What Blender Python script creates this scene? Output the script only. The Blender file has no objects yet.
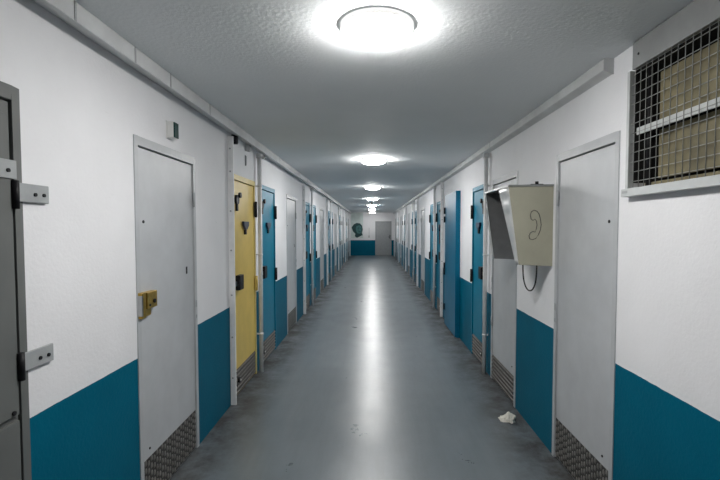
import bpy, bmesh, math, random
from mathutils import Vector, Matrix
random.seed(7)
S = bpy.context.scene
COL = S.collection
L = 1.275            # half width of the corridor
H = 2.4925           # ceiling height
EYE = 1.6
FPX = 440.0
Y0, Y1 = -.5, 25.6  # corridor ends
DADO = 0.892
VX, VY = 372.0, 228.0

# ------------------------------------------------------------------ materials
def new_mat(name):
    m = bpy.data.materials.new(name); m.use_nodes = True
    nt = m.node_tree
    b = nt.nodes['Principled BSDF']
    return m, nt, b

def N(nt, kind, **kw):
    n = nt.nodes.new(kind)
    for k, v in kw.items():
        setattr(n, k, v)
    return n

def noise(nt, scale, detail=4, rough=.55, vec=None):
    n = N(nt, 'ShaderNodeTexNoise')
    n.inputs['Scale'].default_value = scale
    n.inputs['Detail'].default_value = detail
    n.inputs['Roughness'].default_value = rough
    if vec is not None: nt.links.new(vec, n.inputs['Vector'])
    return n

def objco(nt):
    return N(nt, 'ShaderNodeTexCoord').outputs['Object']

def ramp(nt, fac, stops):
    r = N(nt, 'ShaderNodeValToRGB')
    e = r.color_ramp.elements
    while len(e) < len(stops): e.new(.5)
    for i, (p, c) in enumerate(stops):
        e[i].position = p
        e[i].color = (*c, 1) if len(c) == 3 else c
    nt.links.new(fac, r.inputs[0])
    return r.outputs[0]

def mix(nt, fac, a, b, mode='MIX'):
    m = N(nt, 'ShaderNodeMix', data_type='RGBA', blend_type=mode)
    for sock, v in ((m.inputs[0], fac), (m.inputs[6], a), (m.inputs[7], b)):
        if isinstance(v, (int, float)): sock.default_value = v
        elif isinstance(v, tuple): sock.default_value = (*v, 1)
        else: nt.links.new(v, sock)
    return m.outputs[2]

def mth(nt, op, a, b=None, clamp=False):
    m = N(nt, 'ShaderNodeMath', operation=op, use_clamp=clamp)
    for i, v in enumerate((a, b)):
        if v is None: continue
        if isinstance(v, (int, float)): m.inputs[i].default_value = v
        else: nt.links.new(v, m.inputs[i])
    return m.outputs[0]

def bump(nt, b, h, strength, dist=.01):
    n = N(nt, 'ShaderNodeBump')
    n.inputs['Strength'].default_value = strength
    n.inputs['Distance'].default_value = dist
    nt.links.new(h, n.inputs['Height'])
    nt.links.new(n.outputs[0], b.inputs['Normal'])

def paint(name, col, rough=.5, var=.12, scale=6, bstr=.08, bscale=60, metal=0., spec=.5):
    m, nt, b = new_mat(name)
    co = objco(nt)
    n = noise(nt, scale, 5, .6, co)
    dark = tuple(c * (1 - var) for c in col)
    lite = tuple(min(1, c * (1 + var * .6)) for c in col)
    nt.links.new(ramp(nt, n.outputs['Fac'], [(.3, dark), (.7, lite)]), b.inputs['Base Color'])
    b.inputs['Roughness'].default_value = rough
    b.inputs['Metallic'].default_value = metal
    b.inputs['Specular IOR Level'].default_value = spec
    if bstr:
        bump(nt, b, noise(nt, bscale, 3, .5, co).outputs['Fac'], bstr, .004)
    return m

def wall_mat(name='wall_paint', tint=(.79, .79, .805)):
    m, nt, b = new_mat(name)
    co = objco(nt)
    sep = N(nt, 'ShaderNodeSeparateXYZ'); nt.links.new(co, sep.inputs[0])
    z = sep.outputs['Z']
    white = ramp(nt, noise(nt, 1.6, 5, .6, co).outputs['Fac'], [(.3, tuple(c * .93 for c in tint)), (.65, tint)])
    # scuffs: short dark smears, mostly stretched along the wall
    mp = N(nt, 'ShaderNodeMapping'); mp.inputs['Scale'].default_value = (1, 2.2, 9)
    nt.links.new(co, mp.inputs['Vector'])
    sc = ramp(nt, noise(nt, 2.6, 6, .65, mp.outputs[0]).outputs['Fac'], [(.68, (0, 0, 0)), (.78, (1, 1, 1))])
    white = mix(nt, mth(nt, 'MULTIPLY', sc, .35), white, (.36, .35, .35))
    blue = ramp(nt, noise(nt, 2.2, 4, .6, co).outputs['Fac'], [(.3, (.0004, .100, .165)), (.7, (.0005, .115, .188))])
    bs = ramp(nt, noise(nt, 9, 3, .6, co).outputs['Fac'], [(.73, (0, 0, 0)), (.76, (1, 1, 1))])
    blue = mix(nt, mth(nt, 'MULTIPLY', bs, .18), blue, (.20, .30, .34))
    edge = mth(nt, 'ADD', z, mth(nt, 'MULTIPLY', mth(nt, 'SUBTRACT', noise(nt, 14, 2, .5, co).outputs['Fac'], .5), .006))
    f = mth(nt, 'LESS_THAN', edge, DADO)
    nt.links.new(mix(nt, f, white, blue), b.inputs['Base Color'])
    nt.links.new(mth(nt, 'SUBTRACT', .62, mth(nt, 'MULTIPLY', f, .17)), b.inputs['Roughness'])
    nt.links.new(mth(nt, 'SUBTRACT', .4, mth(nt, 'MULTIPLY', f, .34)), b.inputs['Specular IOR Level'])
    h = mth(nt, 'ADD', noise(nt, 55, 4, .6, co).outputs['Fac'], mth(nt, 'MULTIPLY', noise(nt, 6, 3, .5, co).outputs['Fac'], .8))
    bump(nt, b, h, .28, .006)
    return m

def ceiling_mat():
    m, nt, b = new_mat('ceiling_paint')
    co = objco(nt)
    nt.links.new(ramp(nt, noise(nt, 1.2, 5, .6, co).outputs['Fac'], [(.3, (.74, .765, .77)), (.7, (.79, .81, .82))]), b.inputs['Base Color'])
    b.inputs['Roughness'].default_value = .75
    b.inputs['Specular IOR Level'].default_value = .15
    v = N(nt, 'ShaderNodeTexVoronoi'); v.inputs['Scale'].default_value = 48
    nt.links.new(co, v.inputs['Vector'])
    h = mth(nt, 'ADD', noise(nt, 70, 4, .65, co).outputs['Fac'], mth(nt, 'MULTIPLY', v.outputs['Distance'], .6))
    bump(nt, b, h, .24, .006)
    return m

def floor_mat():
    m, nt, b = new_mat('floor_paint')
    co = objco(nt)
    sep = N(nt, 'ShaderNodeSeparateXYZ'); nt.links.new(co, sep.inputs[0])
    base = ramp(nt, noise(nt, 1.3, 7, .65, co).outputs['Fac'], [(.3, (.116, .138, .152)), (.5, (.132, .156, .171)), (.7, (.150, .174, .188))])
    # long scuffs running with the traffic
    mp = N(nt, 'ShaderNodeMapping'); mp.inputs['Scale'].default_value = (7, .9, 1)
    nt.links.new(co, mp.inputs['Vector'])
    st = ramp(nt, noise(nt, 2.2, 6, .7, mp.outputs[0]).outputs['Fac'], [(.42, (0, 0, 0)), (.75, (1, 1, 1))])
    base = mix(nt, mth(nt, 'MULTIPLY', st, .35), base, (.078, .088, .096))
    # grime that collected along the wall foot, broken up
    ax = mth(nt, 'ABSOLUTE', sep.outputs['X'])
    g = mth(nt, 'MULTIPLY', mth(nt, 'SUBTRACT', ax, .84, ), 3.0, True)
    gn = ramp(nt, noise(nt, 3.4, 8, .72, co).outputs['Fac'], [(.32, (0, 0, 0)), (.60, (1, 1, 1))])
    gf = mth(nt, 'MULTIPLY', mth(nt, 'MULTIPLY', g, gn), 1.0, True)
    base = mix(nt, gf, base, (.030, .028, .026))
    # small dark stains
    sp = ramp(nt, noise(nt, 16, 2, .5, co).outputs['Fac'], [(.775, (0, 0, 0)), (.79, (1, 1, 1))])
    base = mix(nt, mth(nt, 'MULTIPLY', sp, .75), base, (.06, .06, .06))
    nt.links.new(base, b.inputs['Base Color'])
    r = ramp(nt, noise(nt, 2.5, 6, .65, co).outputs['Fac'], [(.3, (.27,) * 3), (.7, (.34,) * 3)])
    nt.links.new(mth(nt, 'ADD', r, mth(nt, 'MULTIPLY', gf, .3)), b.inputs['Roughness'])
    b.inputs['Specular IOR Level'].default_value = .72
    h = mth(nt, 'ADD', noise(nt, 24, 4, .6, co).outputs['Fac'], mth(nt, 'MULTIPLY', noise(nt, 3, 2, .5, co).outputs['Fac'], .6))
    bump(nt, b, h, .09, .006)
    return m

def emit(name, col, s):
    m, nt, b = new_mat(name)
    b.inputs['Base Color'].default_value = (.9, .9, .9, 1)
    b.inputs['Emission Color'].default_value = (*col, 1)
    b.inputs['Emission Strength'].default_value = s
    n = noise(nt, 30, 2, .5, objco(nt))
    nt.links.new(ramp(nt, n.outputs['Fac'], [(.3, tuple(c * .97 for c in col)), (.7, col)]), b.inputs['Emission Color'])
    return m

M = dict(
    wall=wall_mat(), ceiling=ceiling_mat(), floor=floor_mat(),
    grey=paint('grey_door_paint', (.47, .485, .50), .42, .10, 3.5, .05),
    greyframe=paint('grey_frame_paint', (.44, .455, .47), .42, .10, 5, .05),
    darkgrey=paint('dull_grey_door_paint', (.13, .137, .132), .5, .12, 4, .06),
    strap=paint('strap_grey_paint', (.34, .355, .36), .45, .12, 12, .06),
    yellow=paint('yellow_door_paint', (.70, .51, .125), .42, .12, 3.5, .05),
    yellowframe=paint('yellow_frame_paint', (.72, .58, .22), .45, .12, 5, .05),
    blue=paint('blue_door_paint', (.0006, .155, .250), .42, .12, 3.5, .05, spec=.18),
    bluecab=paint('deep_blue_paint', (.001, .130, .235), .40, .12, 3.5, .05, spec=.22),
    white=paint('white_gloss_paint', (.83, .83, .83), .5, .10, 8, .05),
    offwhite=paint('trunking_white', (.56, .57, .57), .5, .12, 5, .05),
    plastic=paint('white_plastic', (.72, .72, .70), .4, .05, 9, 0),
    black=paint('black_iron', (.010, .010, .012), .5, .2, 20, .1, spec=.25),
    bluelock=paint('navy_cover_paint', (.010, .018, .050), .4, .2, 20, .1),
    brass=paint('worn_brass', (.50, .33, .075), .40, .35, 30, .15, 200, .85),
    steel=paint('brushed_steel', (.48, .49, .49), .30, .12, 18, .10, 120, 1.),
    darksteel=paint('tread_plate_dark', (.075, .071, .067), .55, .3, 14, .15, 90, .6),
    rib=paint('tread_rib_worn', (.125, .115, .105), .6, .3, 14, .10, 90, .5),
    studs=paint('tread_plate_worn', (.30, .285, .265), .45, .25, 14, .10, 90, .7),
    hood=paint('beige_hood_paint', (.375, .365, .285), .5, .10, 4, .06),
    hoodin=paint('hood_lining_grey', (.17, .175, .18), .5, .12, 9, .10),
    liner=paint('dull_galvanised_lining', (.27, .275, .28), .38, .2, 6, .5, 8, .5),
    zinc=paint('dented_zinc', (.68, .69, .69), .36, .12, 8, .9, 9, .35),
    wire=paint('grille_wire_paint', (.26, .27, .26), .5, .2, 25, .05),
    strapbar=paint('grey_bar_paint', (.50, .52, .52), .45, .1, 15, .05),
    board=paint('dusty_beige_board', (.19, .165, .095), .7, .45, 5, .10),
    dark=paint('recess_shade_black', (.012, .012, .012), .9, .1, 5, 0),  # near-black colour standing in for shade in the window recess
    lens=paint('dark_green_lens', (.010, .045, .042), .18, .2, 30, 0),
    cord=paint('black_rubber', (.015, .015, .016), .5, .1, 40, 0),
    ink=paint('grey_marker_ink', (.07, .068, .06), .6, .1, 20, 0),
    paper=paint('crumpled_paper', (.72, .70, .62), .8, .15, 30, .3),
    pale=paint('mural_pale_green', (.60, .68, .66), .6, .15, 3, .05),
    teal=paint('mural_dark_teal', (.010, .055, .058), .6, .5, 9, .05),
    tealmid=paint('mural_mid_teal', (.06, .18, .18), .6, .35, 9, .05),
    red=paint('red_tag', (.55, .05, .05), .5, .1, 20, 0),
    lamp=emit('lamp_diffuser', (1., .985, .965), 295.),
    lampnear=emit('lamp_diffuser_near_dimmed', (1., .985, .965), 136.),  # nearest lamp, dimmed to imitate lens darkening near the frame edges
    lampdim=emit('lamp_diffuser_weak', (1., .985, .965), 45.),
    lamprim=emit('lamp_rim_lit_acrylic', (1., .99, .97), .75),
)

# ------------------------------------------------------------------ mesh builder
class MB:
    def __init__(s): s.v = []; s.f = []; s.mi = []; s.sm = []
    def add(s, vs, fs, mi=0, smooth=False):
        o = len(s.v); s.v += [tuple(p) for p in vs]
        for f in fs: s.f.append([i + o for i in f]); s.mi.append(mi); s.sm.append(smooth)
    def box(s, x0, x1, y0, y1, z0, z1, mi=0):
        x0, x1 = sorted((x0, x1)); y0, y1 = sorted((y0, y1)); z0, z1 = sorted((z0, z1))
        vs = [(x, y, z) for x in (x0, x1) for y in (y0, y1) for z in (z0, z1)]
        s.add(vs, [(0, 1, 3, 2), (4, 6, 7, 5), (0, 4, 5, 1), (2, 3, 7, 6), (0, 2, 6, 4), (1, 5, 7, 3)], mi)
    def prism(s, pts, axis, a0, a1, mi=0):
        """pts: polygon in the two other axes (cyclic order), extruded along axis."""
        n = len(pts); vs = []
        for a in (a0, a1):
            for p, q in pts:
                vs.append({'x': (a, p, q), 'y': (p, a, q), 'z': (p, q, a)}[axis])
        fs = [tuple(range(n)), tuple(range(2 * n - 1, n - 1, -1))]
        for i in range(n):
            j = (i + 1) % n; fs.append((i, j, n + j, n + i))
        s.add(vs, fs, mi)
    def cyl(s, c, axis, r, a0, a1, n=16, mi=0, r2=None):
        r2 = r if r2 is None else r2
        vs = []
        for a, rr in ((a0, r), (a1, r2)):
            for i in range(n):
                t = 2 * math.pi * i / n; p, q = rr * math.cos(t), rr * math.sin(t)
                vs.append({'x': (c[0] + a, c[1] + p, c[2] + q), 'y': (c[0] + p, c[1] + a, c[2] + q), 'z': (c[0] + p, c[1] + q, c[2] + a)}[axis])
        s.add(vs, [tuple(range(n)), tuple(range(2 * n - 1, n - 1, -1))], mi)
        s.add(vs, [(i, (i + 1) % n, n + (i + 1) % n, n + i) for i in range(n)], mi, True)
    def lathe(s, prof, c, n=40, mi=0):
        vs = []; k = len(prof)
        for r, z in prof:
            for i in range(n):
                t = 2 * math.pi * i / n
                vs.append((c[0] + r * math.cos(t), c[1] + r * math.sin(t), c[2] + z))
        fs = [(a * n + i, a * n + (i + 1) % n, (a + 1) * n + (i + 1) % n, (a + 1) * n + i) for a in range(k - 1) for i in range(n)]
        s.add(vs, fs, mi, True)
        s.add(vs[:n], [tuple(range(n))], mi); s.add(vs[-n:], [tuple(range(n))], mi)
    def tube(s, pts, r, n=8, closed=False, mi=0):
        P = [Vector(p) for p in pts]; k = len(P); vs = []
        up = Vector((.31, .17, .93)).normalized()
        for i, p in enumerate(P):
            a = P[(i - 1) % k] if (closed or i > 0) else p
            b = P[(i + 1) % k] if (closed or i < k - 1) else p
            t = (b - a).normalized()
            if abs(t.dot(up)) > .97: u = t.cross(Vector((1, .2, 0))).normalized()
            else: u = t.cross(up).normalized()
            w = t.cross(u)
            for j in range(n):
                an = 2 * math.pi * j / n
                vs.append(p + u * (r * math.cos(an)) + w * (r * math.sin(an)))
        m = k if closed else k - 1
        fs = [(i * n + j, i * n + (j + 1) % n, ((i + 1) % k) * n + (j + 1) % n, ((i + 1) % k) * n + j) for i in range(m) for j in range(n)]
        if not closed: fs += [tuple(range(n)), tuple(range((k - 1) * n, k * n))]
        s.add(vs, fs, mi, True)
    def build(s, name, mats, parent=None, bevel=0., loc=None):
        me = bpy.data.meshes.new(name)
        me.from_pydata(s.v, [], s.f)
        if not isinstance(mats, (list, tuple)): mats = [mats]
        for m in mats: me.materials.append(m)
        for p, mi, sm in zip(me.polygons, s.mi, s.sm): p.material_index = mi; p.use_smooth = sm
        bm = bmesh.new(); bm.from_mesh(me)
        bmesh.ops.remove_doubles(bm, verts=bm.verts, dist=1e-6)
        bmesh.ops.recalc_face_normals(bm, faces=bm.faces)
        bm.to_mesh(me); bm.free()
        o = bpy.data.objects.new(name, me); COL.objects.link(o)
        if loc: o.location = loc
        if parent: o.parent = parent
        if bevel:
            b = o.modifiers.new('edge', 'BEVEL'); b.width = bevel; b.segments = 2; b.limit_method = 'ANGLE'
        return o

def tag(o, label, cat, group=None, kind=None):
    o['label'] = label; o['category'] = cat
    if group: o['group'] = group
    if kind: o['kind'] = kind
    return o

def empty(name, loc):
    o = bpy.data.objects.new(name, None); COL.objects.link(o); o.location = loc
    o.empty_display_size = .1
    return o

def children(o): return [c for c in KIDS if c.parent == o]

def copy_tree(o, parent=None):
    c = o.copy(); COL.objects.link(c)
    if parent: c.parent = parent
    for k in list(o.children): copy_tree(k, c)
    return c

ORD = ['first', 'second', 'third', 'fourth', 'fifth', 'sixth', 'seventh', 'eighth', 'ninth', 'tenth', 'eleventh', 'twelfth']
WALLNAME = {-1: 'the yellow-door wall', 1: 'the telephone-hood wall'}

# ------------------------------------------------------------------ layout
FZ = 2.10           # top of the door frames
gap = []
LEFT = [(0.78, 1.605, 'dull')]
for k in range(6):
    LEFT.append((2.367 + 4.2 * k, 3.178 + 4.2 * k, 'grey'))
    if k < 5:
        LEFT.append((4.03 + 4.2 * k, 4.80 + 4.2 * k, 'yellow' if k == 0 else 'blueA'))
        LEFT.append((4.98 + 4.2 * k, 5.78 + 4.2 * k, 'blueB'))
RIGHT = [(2.278, 3.05, 'grey'), (3.856, 4.66, 'greyA'), (4.90, 5.58, 'blueB'),
         (7.97, 8.62, 'blueA'), (8.82, 9.62, 'blueB')]
for k in range(4):
    RIGHT.append((10.6 + 4.2 * k, 11.4 + 4.2 * k, 'grey'))
    if k < 3:
        RIGHT.append((12.12 + 4.2 * k, 12.90 + 4.2 * k, 'blueA'))
        RIGHT.append((13.10 + 4.2 * k, 13.90 + 4.2 * k, 'blueB'))
WIN = (0.55, 2.165, 1.79, 2.36)     # grille opening on the right wall: y0, y1, z0, z1

# ------------------------------------------------------------------ shell
def side_wall(name, s, doors, wins, label):
    mb = MB(); x0, x1 = s * L, s * (L + .22)
    holes = sorted([(a, b, 0., FZ) for a, b, _ in doors] + list(wins))
    y = Y0
    for a, b, z0, z1 in holes:
        mb.box(x0, x1, y, a, 0, H)
        mb.box(x0, x1, a, b, z1, H)
        if z0 > 0: mb.box(x0, x1, a, b, 0, z0)
        y = b
    mb.box(x0, x1, y, Y1, 0, H)
    o = mb.build(name, M['wall'])
    return tag(o, label, 'wall', kind='structure')

side_wall('wall_left', -1, LEFT, [], 'white plaster corridor wall with blue dado and yellow cell door')
side_wall('wall_right', 1, RIGHT, [WIN], 'white plaster corridor wall with blue dado, telephone hood and meshed window')
FD = (0.19, 1.135, 0., 1.995)
mb = MB()
mb.box(-L, FD[0], Y1, Y1 + .2, 0, H); mb.box(FD[0], FD[1], Y1, Y1 + .2, FD[3], H); mb.box(FD[1], L, Y1, Y1 + .2, 0, H)
tag(mb.build('wall_far', M['wall']), 'white end wall with blue dado closing the corridor', 'wall', kind='structure')
mb = MB(); mb.box(-L - .22, L + .22, Y0 - .2, Y1 + .2, -.1, 0)
tag(mb.build('floor', M['floor']), 'glossy blue-grey painted corridor floor with grimy edges', 'floor', kind='structure')
mb = MB(); mb.box(-L - .22, L + .22, Y0 - .2, Y1 + .2, H, H + .1)
tag(mb.build('ceiling', M['ceiling']), 'grey rough-textured corridor ceiling', 'ceiling', kind='structure')

# trunking along both wall tops
def trunk(name, s, y0, y1, p, zb, zw, label, joints):
    root = empty(name, (s * L, y0, 0)); tag(root, label, 'cable trunking', kind='structure')
    X = lambda e: -s * e
    mb = MB()
    mb.prism([(X(0), H), (X(p), H), (X(p), zb), (X(0), zw)], 'y', 0, y1 - y0)
    mb.build('channel', M['offwhite'], root, .004)
    for j in joints:
        mb = MB()
        a, t = j - y0, .0025
        mb.box(X(p), X(p + t), a, a + .012, zb + .002, H - .001)
        mb.build('joint_strip', M['strap'], root)
    if y0 > 0:
        mb = MB(); mb.prism([(X(0), H), (X(p + .003), H), (X(p + .003), zb - .003), (X(0), zw - .003)], 'y', -.006, 0)
        mb.build('end_cap', M['offwhite'], root)
trunk('trim_left', -1, Y0, Y1, .108, 2.413, 2.452, 'long white cable trunking in the ceiling corner above the yellow door', [1.76, 2.2, 2.58, 3.2, 5.6, 8.0])
trunk('trim_right', 1, 2.36, Y1, .052, 2.434, 2.413, 'white cable trunking with open end in the ceiling corner above the telephone hood', [4.6, 7.0])

# ------------------------------------------------------------------ doors
def ribbed(mb, X, u0, u1, z0, z1, e):
    mb.box(X(e), X(e + .003), u0, u1, z0, z1, 0)
    n = 6; h = (z1 - z0) / n
    for i in range(n):
        a = z0 + h * (i + .22)
        mb.prism([(X(e + .003), a), (X(e + .011), a + h * .15), (X(e + .011), a + h * .42), (X(e + .003), a + h * .56)], 'y', u0 + .006, u1 - .006, 1)

def dimpled(mb, X, u0, u1, z0, z1, e):
    mb.box(X(e), X(e + .003), u0, u1, z0, z1, 0)
    nc = 22; nr = 6; du = (u1 - u0) / nc; dz = (z1 - z0) / nr
    for i in range(nc):
        for j in range(nr):
            cu = u0 + du * (i + .5); cz = z0 + dz * (j + (.32 if i % 2 else .68))
            a, b = du * .36, dz * .40
            ring = [(cu + a * math.cos(t), cz + b * math.sin(t)) for t in [2 * math.pi * k / 8 for k in range(8)]]
            vs = [(X(e + .003), p, q) for p, q in ring] + [(X(e + .007), cu + (p - cu) * .5, cz + (q - cz) * .6) for p, q in ring]
            mb.add(vs, [(k, (k + 1) % 8, 8 + (k + 1) % 8, 8 + k) for k in range(8)] + [tuple(range(8, 16))], 1, False)

def make_door(s, w, kind, far=False):
    """Door in its opening; u runs along the corridor from the near jamb, e out of the wall."""
    root = empty('door_1', (0, 0, 0))
    X = lambda e: -s * e
    lm = {'grey': 'grey', 'greyA': 'grey', 'dull': 'darkgrey', 'yellow': 'yellow'}.get(kind, 'blue')
    fm = {'grey': 'greyframe', 'greyA': 'greyframe', 'dull': 'darkgrey', 'yellow': 'yellowframe'}.get(kind, 'blue')
    f = .036; ft = .050
    mb = MB()
    prof = .006
    mb.box(X(-.12), X(prof), 0, f, 0, FZ)
    mb.box(X(-.12), X(prof), w - f, w, 0, FZ)
    mb.box(X(-.12), X(prof), f, w - f, FZ - ft, FZ)
    # rebate stop
    mb.box(X(-.12), X(-.065), f, f + .015, 0, FZ - ft); mb.box(X(-.12), X(-.065), w - f - .015, w - f, 0, FZ - ft)
    mb.box(X(-.12), X(-.065), f + .015, w - f - .015, FZ - ft - .015, FZ - ft)
    mb.build('door_frame', M[fm], root, .002)
    u0, u1 = f + .004, w - f - .004
    zt = FZ - ft - (.008 if lm == 'grey' else .007)
    le = -.004
    mb = MB(); mb.box(X(-.06), X(le), u0, u1, .012, zt)
    mb.build('door_leaf', M[lm], root, .002)
    if kind == 'dull':
        # raised panels of the heavy door, and its hinge straps bolted to the wall
        for z0, z1, n in ((.93, 1.80, 'panel'), (.05, .91, 'panel'), (1.83, 2.0, 'hatch_cover')):
            mb = MB(); mb.box(X(le), X(le + (.012 if n == 'panel' else .005)), .10, u1 - .008, z0, z1)
            mb.build(n, M['darkgrey'], root, .003)
        for zc, sl in ((1.728, 0), (1.112, 0)):
            mb = MB(); mb.box(X(.006), X(.016), w - .028, w + .118, zc - .034, zc + .034)
            h = mb.build('hinge', M['strap'], root, .003)
            for k in (.045, .088):
                mb = MB(); mb.cyl((X(.016), w + k, zc - .004), 'x', .007, 0, X(.005), 10)
                mb.build('bolt', M['black'], h)
            mb = MB(); mb.cyl((X(.014), w - .042, zc - .06), 'z', .012, 0, .10, 12)
            mb.build('knuckle', M['black'], h)
        mb = MB(); mb.box(X(le + .012), X(le + .020), w - .30, w - .035, 1.772, 1.838)
        p = mb.build('strap_plate', M['strap'], root, .003)
        mb = MB(); mb.cyl((X(le + .020), w - .075, 1.80), 'x', .007, 0, X(.005), 10); mb.build('bolt', M['black'], p)
        mb = MB(); mb.cyl((X(le + .012), w - .075, .945), 'x', .008, 0, X(.006), 10); mb.build('bolt', M['black'], root)
        return root
    # kick plate
    kz0, kz1 = .02, (.285 if kind == 'grey' else .262)
    mb = MB()
    (dimpled if kind == 'grey' else ribbed)(mb, X, u0 + .008, u1 - .008, kz0, kz1, le)
    mb.build('kick_plate', [M['darksteel'], M['studs' if kind == 'grey' else 'rib']], root)
    if kind in ('grey', 'greyA'):
        for z in ((1.80,) if kind == 'grey' else (1.80, .62)):
            mb = MB(); mb.cyl((X(.010), w - f - .002, z - .05), 'z', .008, 0, .10, 10)
            mb.build('hinge', M['greyframe'], root)
        # spyhole, keyhole, latch plate
        mb = MB(); mb.cyl((X(le), u0 + .055, 1.635), 'x', .009, 0, X(.004), 12); mb.build('spyhole', M['black'], root)
        if s < 0: mb = MB(); mb.box(X(le), X(le + .004), u1 - .125, u1 - .105, 1.285, 1.335); mb.build('keyhole_plate', M['black'], root, .002)
        for z in (1.03, .95):
            mb = MB(); mb.box(X(.006), X(.010), w - .028, w - .012, z, z + (.05 if z > 1 else .025)); mb.build('latch_plate', M['strap'], root, .001)
        mb = MB(); mb.cyl((X(le), u0 + .075, .335), 'x', .007, 0, X(.004), 10); mb.build('screw', M['black'], root)
        return root
    # cell doors A/B: black hinges, peephole, cover, lock case, bolt
    hz = ((1.80, .17), (1.00, .16))
    for z, hh in hz:
        mb = MB(); mb.cyl((X(.016), w - .022, z - hh / 2), 'z', .016, 0, hh, 12); mb.box(X(.006), X(.014), w - .055, w - .006, z - hh / 2 + .01, z + hh / 2 - .01)
        mb.build('hinge', M['yellow' if kind == 'yellow' and z < 1.5 else 'black'], root)
    mb = MB(); mb.cyl((X(le), u0 + .075, 1.865), 'x', .045, 0, X(.022), 16); mb.box(X(le), X(le + .02), u0 + .06, u0 + .09, 1.76, 1.84)
    mb.cyl((X(le + .02), u0 + .11, 1.91), 'x', .026, 0, X(.02), 12)
    mb.build('bolt_knob', M['black'], root)
    cu = w * .50
    mb = MB(); mb.prism([(cu - .085, 1.665), (cu + .085, 1.665), (cu + .085, 1.625), (cu + .03, 1.585), (cu - .03, 1.585), (cu - .085, 1.625)], 'x', X(le), X(le + .025))
    mb.build('spyhole_cover', M['bluelock'], root, .004)
    mb = MB(); mb.box(X(le), X(le + .018), cu - .022, cu + .026, 1.535, 1.585); mb.build('cover_handle', M['black'], root, .004)
    mb = MB(); mb.box(X(le), X(le + .045), u0 + .035, u0 + .155, 1.015, 1.155)
    lk = mb.build('lock_case', M['black'], root, .005)
    mb = MB(); mb.box(X(-.002), X(.020), .004, u0 + .035, 1.06, 1.10); mb.build('strike', M['steel'], lk, .002)
    mb = MB(); mb.cyl((X(le + .011), u0 + .055, .16), 'x', .026, 0, X(.02), 14)
    b = mb.build('floor_bolt', M['black'], root)
    mb = MB(); mb.cyl((X(le + .031), u0 + .055, .16), 'x', .010, 0, X(.004), 10); mb.build('pin', M['white'], b)
    return root

cache = {}
dn = 0
def place_doors(s, doors):
    global dn
    cnt = {}
    for a, b, kind in doors:
        w = round(b - a, 3); key = (s, w, kind)
        if key in cache: r = copy_tree(cache[key])
        else: r = cache[key] = make_door(s, w, kind)
        r.location = (s * L, a, 0)
        dn += 1; r.name = 'door_%d' % dn
        i = cnt.get(kind, 0); cnt[kind] = i + 1
        wn = WALLNAME[s]
        cat = 'door'
        if kind == 'dull': lab = 'dull grey heavy door with bolted hinge straps beside the blank white wall'
        elif kind == 'yellow': lab = 'yellow steel cell door with black lock and ribbed kick plate'
        elif kind == 'greyA': lab = 'grey door with ribbed kick plate, partly behind the beige telephone hood'
        elif kind == 'grey':
            if i == 0: lab = ('grey steel door with brass rim lock before the yellow door' if s < 0 else
                              'plain grey steel door between the telephone hood and the meshed window')
            else: lab = '%s grey steel door along %s, counted from the near end' % (ORD[i] if s < 0 else ORD[i + 1], wn)
        else:
            k2 = 'blue'; j = cnt.get('blue', 0); cnt['blue'] = j + 1
            if s < 0 and j == 0: lab = 'blue steel cell door next after the yellow door, beyond the white pipe'
            elif s > 0 and j == 0: lab = 'blue steel cell door between the telephone hood and the standing-out blue cupboard door'
            else: lab = '%s blue steel cell door along %s, counted from the near end' % (ORD[j], wn)
        tag(r, lab, cat, 'cell doors along ' + wn, 'structure')
        yield a, b, kind, r
L_D = list(place_doors(-1, LEFT)); R_D = list(place_doors(1, RIGHT))

# brass rim lock on the first grey door of the yellow-door wall (its own mesh, not on the copies)
g0 = [r for a, b, k, r in L_D if k == 'grey'][0]
mb = MB()
mb.box(-.004, .034, .055, .165, 1.150, 1.243); mb.box(-.004, .020, .055, .118, 1.108, 1.150)
lk = mb.build('rim_lock', M['brass'], g0, .004)
mb = MB(); mb.box(.006, .028, .004, .050, 1.105, 1.247); mb.build('strike_plate', M['brass'], lk, .003)
mb = MB(); mb.cyl((.034, .125, 1.187), 'x', .012, 0, .007, 14); mb.build('cylinder', M['black'], lk)
mb = MB(); mb.cyl((.034, .078, 1.170), 'x', .007, 0, .004, 10); mb.build('screw', M['black'], lk)
mb = MB(); mb.box(.006, .032, .0, .010, 1.120, 1.231); mb.build('keeper', M['steel'], lk, .002)

# red tag on a far blue door of the hood wall
bA = [r for a, b, k, r in R_D if k == 'blueA'][0]
mb = MB(); mb.box(.004, .007, .30, .42, 1.30, 1.62); mb.build('red_notice', M['red'], bA)

# end-wall door
root = empty('door_%d' % (dn + 1), (FD[0], Y1, 0))
tag(root, 'grey door with dark handle in the end wall of the corridor', 'door', kind='structure')
w = FD[1] - FD[0]
mb = MB(); mb.box(0, .05, -.008, .1, 0, FD[3]); mb.box(w - .05, w, -.008, .1, 0, FD[3]); mb.box(.05, w - .05, -.008, .1, FD[3] - .05, FD[3])
mb.build('door_frame', M['strap'], root, .003)
mb = MB(); mb.box(.054, w - .054, .0, .05, .01, FD[3] - .056); mb.build('door_leaf', M['strap'], root, .003)
mb = MB(); mb.box(w - .115, w - .075, -.01, 0, .98, 1.20); h = mb.build('handle_plate', M['black'], root, .003)
mb = MB(); mb.tube([(w - .095, -.01, 1.08), (w - .095, -.05, 1.08), (w - .20, -.05, 1.08)], .011); mb.build('lever', M['black'], h)
mb = MB(); mb.box(.06, .30, -.04, 0, FD[3] - .12, FD[3] - .07); mb.build('door_closer', M['strap'], root, .004)

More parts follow.
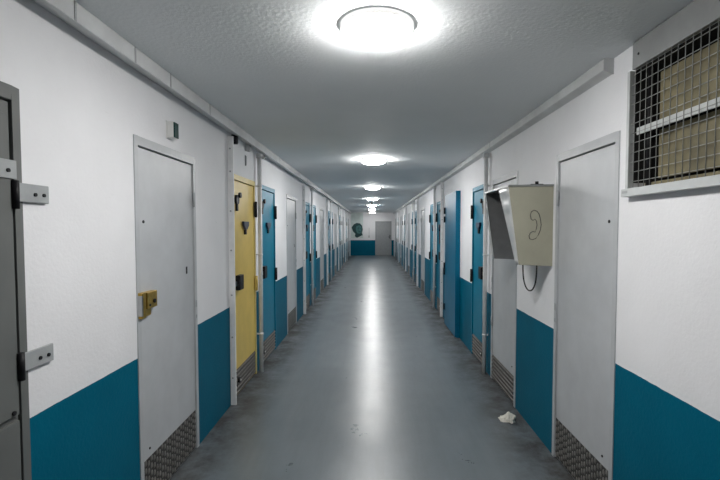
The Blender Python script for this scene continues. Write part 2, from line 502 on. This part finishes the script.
# ------------------------------------------------------------------ surface-mounted blue door
a, b, ht, e = 6.345, 7.28, 2.138, .0675
root = empty('cupboard', (L - .0015, a, 0))
tag(root, 'tall blue steel cupboard door standing out from the telephone-hood wall', 'cupboard')
mb = MB(); mb.box(0, -e + .02, 0, b - a, .0, ht); mb.build('casing', M['bluecab'], root, .004)
mb = MB(); mb.box(-e + .02, -e, .0, b - a, .012, ht); mb.build('door', M['bluecab'], root, .004)
for z in (1.88, 1.74, .98, .88, .30):
    mb = MB(); mb.cyl((-e - .008, b - a - .02, z - .05), 'z', .016, 0, .10, 12); mb.build('hinge', M['black'], root)

# ------------------------------------------------------------------ posts and pipes
def post(s, y, e=.05, w=.022):
    root = empty('boxed_post', (s * L, y, 0)); X = lambda q: -s * q
    top = 2.41
    mb = MB(); mb.box(X(0), X(e), 0, w, 0, top); mb.build('channel', M['white'], root, .004)
    for z in (.25, .62, 1.0, 1.4, 1.75, 2.1, 2.3):
        mb = MB(); mb.cyl((X(e * .45), -.003, z), 'y', .008, 0, .004, 8); mb.build('rivet', M['strap'], root)
    return root
def pipe(s, y, e=.050, r=.023):
    root = empty('service_pipe', (s * (L - e), y, 0)); X = lambda q: -s * q
    top = 2.41
    mb = MB(); mb.cyl((0, 0, 0), 'z', r, 0, top, 20); mb.build('tube', M['white'], root)
    mb = MB(); mb.cyl((0, 0, top - .05), 'z', r + .010, 0, .05, 20); mb.build('collar', M['offwhite'], root)
    for z in (.42, 1.30, 2.05):
        mb = MB(); mb.cyl((0, 0, z), 'z', r + .003, 0, .016, 20); mb.box(X(-r), X(-e), -.008, .008, z, z + .016); mb.build('clip', M['white'], root)
    return root
pl = [3.91 + 4.2 * k for k in range(6)]; pr = [7.87, 12.04, 16.24, 20.44, 24.62]
for s, ys in ((-1, pl), (1, pr)):
    p0 = post(s, ys[0])
    for i, y in enumerate(ys):
        o = p0 if i == 0 else copy_tree(p0)
        o.location.y = y
        if s < 0 and i == 0: lab = 'white boxed post beside the yellow door, nearest the brass-locked grey door'
        elif s > 0 and i == 0: lab = 'white boxed post just beyond the standing-out blue cupboard door'
        else: lab = '%s white boxed post along %s, counted from the near end' % (ORD[i], WALLNAME[s])
        tag(o, lab, 'post', 'white boxed posts along the walls')
for s, ys, e in ((-1, [4.84 + 4.2 * k for k in range(5)], .045), (1, [4.79, 8.72, 13.0, 17.2, 21.4], .040)):
    p0 = pipe(s, ys[0], e)
    for i, y in enumerate(ys):
        o = p0 if i == 0 else copy_tree(p0)
        o.location.y = y
        if s < 0 and i == 0: lab = 'white vertical pipe between the yellow door and the blue door'
        elif s > 0 and i == 0: lab = 'white vertical pipe at the blue door behind the telephone hood'
        else: lab = '%s white vertical pipe along %s, counted from the near end' % (ORD[i], WALLNAME[s])
        tag(o, lab, 'pipe', 'white vertical pipes along the walls')

# ------------------------------------------------------------------ ceiling lamps
def lamp(y, x):
    root = empty('ceiling_lamp', (x, y, H))
    mb = MB(); mb.lathe([(.160, 0), (.162, -.002), (.162, -.018), (.157, -.022), (.10, -.022)], (0, 0, 0), 48)
    mb.build('base_ring', M['lamprim'], root)
    mb = MB(); mb.lathe([(.153, -.0225), (.150, -.034), (.137, -.047), (.112, -.056), (.07, -.062), (.01, -.064)], (0, 0, 0), 48)
    mb.build('diffuser', M['lamp'], root)
    return root
l0 = lamp(1.98, .022)
for i in range(7):
    o = l0 if i == 0 else copy_tree(l0)
    o.location = (.022 - .003 * i, 1.98 + 3.775 * i, H)
    if i in (0, 6):
        d = [c for c in o.children if c.name.startswith('diffuser')][0]
        d.material_slots[0].link = 'OBJECT'; d.material_slots[0].material = M['lampnear' if i == 0 else 'lampdim']
    lab = ['glowing round ceiling lamp, largest and nearest of the row', 'glowing round ceiling lamp, second in the row from the near end'][i] if i < 2 else \
        'glowing round ceiling lamp, %s in the row from the near end' % ORD[i]
    if i == 6: lab = 'glowing round ceiling lamp, last in the row before the end wall'
    tag(o, lab, 'lamp', 'round ceiling lamps')
root = empty('smoke_detector', (-.01, 15.9, H))
tag(root, 'small grey detector on the ceiling between the fourth and fifth lamps', 'smoke detector')
mb = MB(); mb.lathe([(.055, 0), (.055, -.015), (.048, -.022)], (0, 0, 0), 24); mb.build('base', M['strap'], root)
mb = MB(); mb.lathe([(.042, -.0225), (.040, -.04), (.022, -.052), (.004, -.054)], (0, 0, 0), 24); mb.build('sensor_head', M['strap'], root)

# ------------------------------------------------------------------ small wall fittings
root = empty('call_light', (-L, 2.75, 2.16))
tag(root, 'small white wall indicator with dark green lens above the brass-locked grey door', 'indicator light')
mb = MB(); mb.box(0, .008, -.004, .072, -.004, .106); mb.build('mounting_plate', M['plastic'], root, .002)
mb = MB(); mb.box(.008, .044, 0, .066, 0, .100); mb.build('housing', M['plastic'], root, .003)
mb = MB(); mb.box(.044, .052, .003, .063, .003, .097)
ln = mb.build('lens', M['lens'], root, .003)
ln['label'] = 'dark green lens'

def box_thing(name, s, y, e0, dims, z, mat, label, cat, cover=None):
    root = empty(name, (s * L, y, z)); X = lambda q: -s * q
    mb = MB(); mb.box(X(0), X(e0), 0, dims[0], 0, dims[1]); mb.build('body', M[mat], root, .003)
    mb = MB(); mb.box(X(e0), X(e0 + .006), .006, dims[0] - .006, .008, dims[1] - .008); mb.build('cover', M[cover or mat], root, .002)
    tag(root, label, cat)
box_thing('cable_clamp', -1, 4.02, .050, (.034, .085), 2.362, 'black', 'small black clamp under the trunking above the yellow door frame', 'clamp')
box_thing('junction_box', -1, 4.46, .040, (.060, .070), 2.375, 'offwhite', 'small white junction box under the trunking above the yellow door', 'junction box', 'strap')
box_thing('door_sign', -1, 4.44, .008, (.030, .105), 2.225, 'strap', 'thin grey plate on the wall just above the yellow door', 'plate')
box_thing('junction_box', -1, 5.04, .045, (.075, .055), 2.393, 'offwhite', 'small white junction box by the top of the pipe near the blue door', 'junction box', 'strap')
root = empty('wall_speaker', (L, 13.55, 2.14))
tag(root, 'small white wall box with dark round face high above a distant blue door', 'speaker')
mb = MB(); mb.box(0, -.06, 0, .24, 0, .24); mb.build('housing', M['plastic'], root, .006)
mb = MB(); mb.cyl((-.06, .12, .12), 'x', .07, 0, -.006, 20); mb.build('grille', M['strap'], root)

# mural and switch on the end wall
root = empty('mural', (-.86, Y1, 0))
tag(root, 'dark teal painted head on a pale green panel of the end wall', 'mural')
mb = MB(); mb.box(-.36, .34, -.012, 0, 1.02, H - .01); mb.build('panel', M['pale'], root)
def flat(pts, y, name, mat):
    pts = [(p * 1.18 + .03, 1.45 + (q - 1.45) * 1.08) for p, q in pts]
    mb = MB(); mb.prism(pts, 'y', y, y + .004); return mb.build(name, M[mat], root)
flat([(-.20, 1.78), (-.06, 1.86), (.10, 1.84), (.21, 1.72), (.25, 1.50), (.20, 1.33), (.25, 1.20), (.16, 1.17), (.08, 1.12), (-.04, 1.06), (-.14, 1.14), (-.12, 1.28), (-.24, 1.42), (-.30, 1.62)], -.016, 'hair', 'teal')
flat([(-.06, 1.68), (.06, 1.74), (.17, 1.68), (.20, 1.52), (.17, 1.36), (.10, 1.28), (-.01, 1.30), (-.07, 1.42), (-.10, 1.56)], -.020, 'face', 'tealmid')
flat([(-.02, 1.56), (.05, 1.60), (.05, 1.55)], -.024, 'eye', 'teal'); flat([(.10, 1.60), (.17, 1.57), (.12, 1.54)], -.024, 'eye', 'teal')
flat([(.02, 1.40), (.08, 1.43), (.15, 1.40), (.10, 1.35)], -.024, 'mouth', 'teal')
root = empty('light_switch', (-.17, Y1, 1.05))
tag(root, 'grey switch with thin conduit on the end wall beside the mural', 'switch')
mb = MB(); mb.box(-.04, .04, -.04, 0, 0, .10); mb.build('switch_box', M['strap'], root, .004)
mb = MB(); mb.cyl((0, -.015, .10), 'z', .010, 0, .45, 10); mb.build('conduit', M['strap'], root)
mb = MB(); mb.box(-.02, .02, -.046, -.04, .03, .07); mb.build('rocker', M['plastic'], root, .002)

# ------------------------------------------------------------------ telephone hood
D0, D1 = 3.10, 3.75
root = empty('telephone_hood', (L, D0, 1.33))
tag(root, 'beige telephone hood with handset outline mounted on the white wall', 'telephone hood')
def LW(e): return -e       # local x from wall
zt, zb = .563, .010
et, eb = .317, .238
W = D1 - D0; t = .012
def cheek(y0, y1, name, mat):
    mb = MB(); mb.prism([(0, zt), (LW(et), zt - .004), (LW(eb), zb), (0, 0)], 'y', y0, y1); return mb.build(name, M[mat], root, .003)
cheek(0, t, 'side_panel', 'hood')
cheek(W - t, W, 'side_panel', 'liner')
mb = MB(); mb.prism([(0, zt - .02), (LW(et - .012), zt - .024), (LW(eb - .010), zb + .02), (0, .02)], 'y', t + .001, t + .030)
mb.build('side_lining', M['hoodin'], root)
mb = MB(); mb.prism([(0, zt - .0), (LW(et + .004), zt - .004), (LW(et + .004), zt + .010), (0, zt + .014)], 'y', -.006, W + .004)
mb.build('top_panel', M['steel'], root, .003)
mb = MB(); mb.box(0, -.008, t + .03, W - t, .02, zt - .01); mb.build('back_panel', M['hoodin'], root)
# dented zinc front flanges: a wide tapering one on the near side, a slim one beyond
def flange(uT, uB, y0, sgn):
    mb = MB(); n = 16; m = 6; vs = []
    for i in range(n + 1):
        v = i / n; z = zb + (zt - .006 - zb) * v; e = eb + (et - eb) * v; wd = uB + (uT - uB) * v
        for j in range(m + 1):
            q = j / m
            dent = .020 * math.exp(-((v - .86) / .06) ** 2) * math.sin(math.pi * q) + .018 * math.exp(-((v - .66) / .05) ** 2) * math.sin(math.pi * q)
            bul = .010 * math.sin(math.pi * q)
            vs.append((LW(e + .002 + bul - dent), y0 + sgn * wd * q, z))
    k = m + 1
    mb.add(vs, [(i * k + j, i * k + j + 1, (i + 1) * k + j + 1, (i + 1) * k + j) for i in range(n) for j in range(m)], 0, True)
    o = mb.build('front_flange', M['zinc'], root)
    so = o.modifiers.new('thickness', 'SOLIDIFY'); so.thickness = .003; so.offset = 0
flange(.235, .055, .0, 1)
flange(.045, .030, W, -1)
mb = MB(); mb.cyl((LW(.115), .012, zt + .012), 'z', .012, 0, .022, 12); mb.box(LW(.16), LW(.075), -.004, .02, zt + .010, zt + .016)
mb.build('lock_stud', M['black'], root)
# outline of a handset painted on the near cheek
pts = [(187, 174), (189, 165), (196, 161), (204, 163), (210, 171), (214, 184), (216, 199), (214, 213), (209, 226), (202, 236), (193, 239), (186, 237),
       (184, 229), (187, 221), (194, 217), (200, 219), (203, 211), (205, 200), (203, 189), (199, 184), (194, 188), (189, 184)]
P = []
for X_, Y_ in pts:
    px, py = 460 + X_ / 2.667, 150 + Y_ / 2.667
    P.append(((px - VX) * D0 / FPX - L, -.0005, EYE - (py - VY) * D0 / FPX - 1.33))
mb = MB(); mb.tube(P, .0027, 6, True)
mb.build('handset_drawing', M['ink'], root)
# hanging cord of the telephone
ca, cb = Vector((1.183, 3.44, 1.36)), Vector((1.205, 3.21, 1.36))
pts = []
for i in range(25):
    t_ = i / 24; a_ = math.pi * t_
    u = .5 - .5 * math.cos(a_) * (1 + .12 * math.sin(a_))
    p = ca.lerp(cb, u); p.z = 1.36 - .235 * math.sin(a_) ** .75
    pts.append(tuple(p))
mb = MB(); mb.tube([(p[0] - L, p[1] - D0, p[2] - 1.33) for p in pts], .0055, 8)
mb.build('cord', M['cord'], root)

# ------------------------------------------------------------------ meshed window
y0, y1, z0, z1 = WIN
root = empty('window_1', (L, y0, 0))
M['head'] = paint('head_panel_grey', (.25, .255, .255), .5, .15, 6, .06)
tag(root, 'window behind a square wire grille high on the white wall', 'window', kind='structure')
w = y1 - y0
mb = MB(); f = .022
mb.box(-.044, .0, 0, w + .022, z0 - .038, z0); mb.box(-.024, .0, w - 0, w + .022, z0, z1)
mb.box(-.024, .0, -.022, 0, z0 - .038, z1)
mb.build('window_frame', M['strapbar'], root, .002)
mb = MB(); mb.box(-.020, 0, -.022, w - .010, z1, H - .006); mb.build('head_panel', M['head'], root, .002)
for u in (w - .06, w - .55):
    mb = MB(); mb.cyl((-.020, u, 2.42), 'x', .006, 0, -.003, 8); mb.build('screw', M['black'], root)
mb = MB(); mb.box(-.0455, -.044, w - .035, w + .010, z0 - .022, z0 - .010); mb.build('plate', M['strap'], root)
mb = MB()
n = int(w / .042)
for i in range(1, n + 1):
    u = w - .042 * i + .010
    if u > .004: mb.cyl((-.016, u, 0), 'z', .0020, z0, z1, 6)
for j in range(1, 13):
    mb.cyl((-.0115, 0, z0 - .012 + .0465 * j), 'y', .0020, 0, w, 6)
mb.build('wire_grille', M['wire'], root)
mb = MB(); mb.box(.012, .020, 0, w, 2.052, 2.086); mb.build('cross_bar', M['strapbar'], root, .002)
mb = MB()
mb.box(.205, .215, 0, w, z0, z1); mb.box(.002, .205, w - .004, w, z0 + .030, z1); mb.box(.002, .205, 0, .004, z0 + .030, z1); mb.box(.002, .205, .004, w - .004, z1 - .004, z1); mb.build('recess_shade', M['dark'], root)  # black sheets on back, sides and top paint in the recess shade
for a, b in ((.02, w - .525), (w - .495, w - .075)):
    for c, d in ((z0 + .045, 2.062), (2.085, z1 - .03)):
        mb = MB(); mb.box(.075, .085, a, b, c, d); mb.build('board', M['board'], root, .003)
mb = MB(); mb.box(.055, .11, .006, w - .006, z0, z0 + .029); mb.build('sill', M['board'], root, .003)
for u in (w - .051, w - .51):
    mb = MB(); mb.cyl((.045, u, 0), 'z', .011, z0, z1, 12); mb.build('bar', M['black'], root)

# ------------------------------------------------------------------ crumpled paper on the floor
bm = bmesh.new(); bmesh.ops.create_icosphere(bm, subdivisions=3, radius=1)
for v in bm.verts:
    p = v.co.copy()
    k = 1 + .32 * math.sin(5.1 * p.x + 2 * p.y) * math.cos(4.3 * p.y - 3 * p.z) + random.uniform(-.12, .12)
    v.co = Vector((p.x * .052 * k, p.y * .060 * k, max(p.z * .036 * k, -.024)))
me = bpy.data.meshes.new('paper_scrap'); 
for v in bm.verts:
    v.co.z += .024
    if v.co.x < -.02: v.co.z *= .55; v.co.x *= 1.35
bm.to_mesh(me); bm.free(); me.materials.append(M['paper'])
o = bpy.data.objects.new('paper_scrap', me); COL.objects.link(o); o.location = (1.140, 3.60, 0)
tag(o, 'crumpled white paper scrap lying on the floor near the wall foot', 'paper')

# ------------------------------------------------------------------ world, camera, view
wd = bpy.data.worlds.new('world'); S.world = wd; wd.use_nodes = True
wd.node_tree.nodes['Background'].inputs[0].default_value = (0, 0, 0, 1)
wd.node_tree.nodes['Background'].inputs[1].default_value = 0
cam = bpy.data.cameras.new('camera'); co = bpy.data.objects.new('camera', cam); COL.objects.link(co)
cam.sensor_fit = 'HORIZONTAL'; cam.sensor_width = 36; cam.lens = 36 * FPX / 720
cam.clip_start = .02
pitch = math.radians(2.32)
co.location = (0, 0, EYE); co.rotation_euler = (math.pi / 2 - pitch, 0, 0)
cam.shift_x = -(VX - 360) / 720
cam.shift_y = (FPX * math.tan(pitch) - (240 - VY)) / 720
S.camera = co
vs = S.view_settings
S.display_settings.display_device = 'sRGB'
vs.view_transform = 'Standard'; vs.look = 'None'; vs.gamma = 1; vs.use_curve_mapping = False
vs.exposure = 0.13
S.cycles.max_bounces = 10; S.cycles.diffuse_bounces = 6; S.cycles.glossy_bounces = 4
S.cycles.use_denoising = True
S.cycles.sample_clamp_indirect = 6
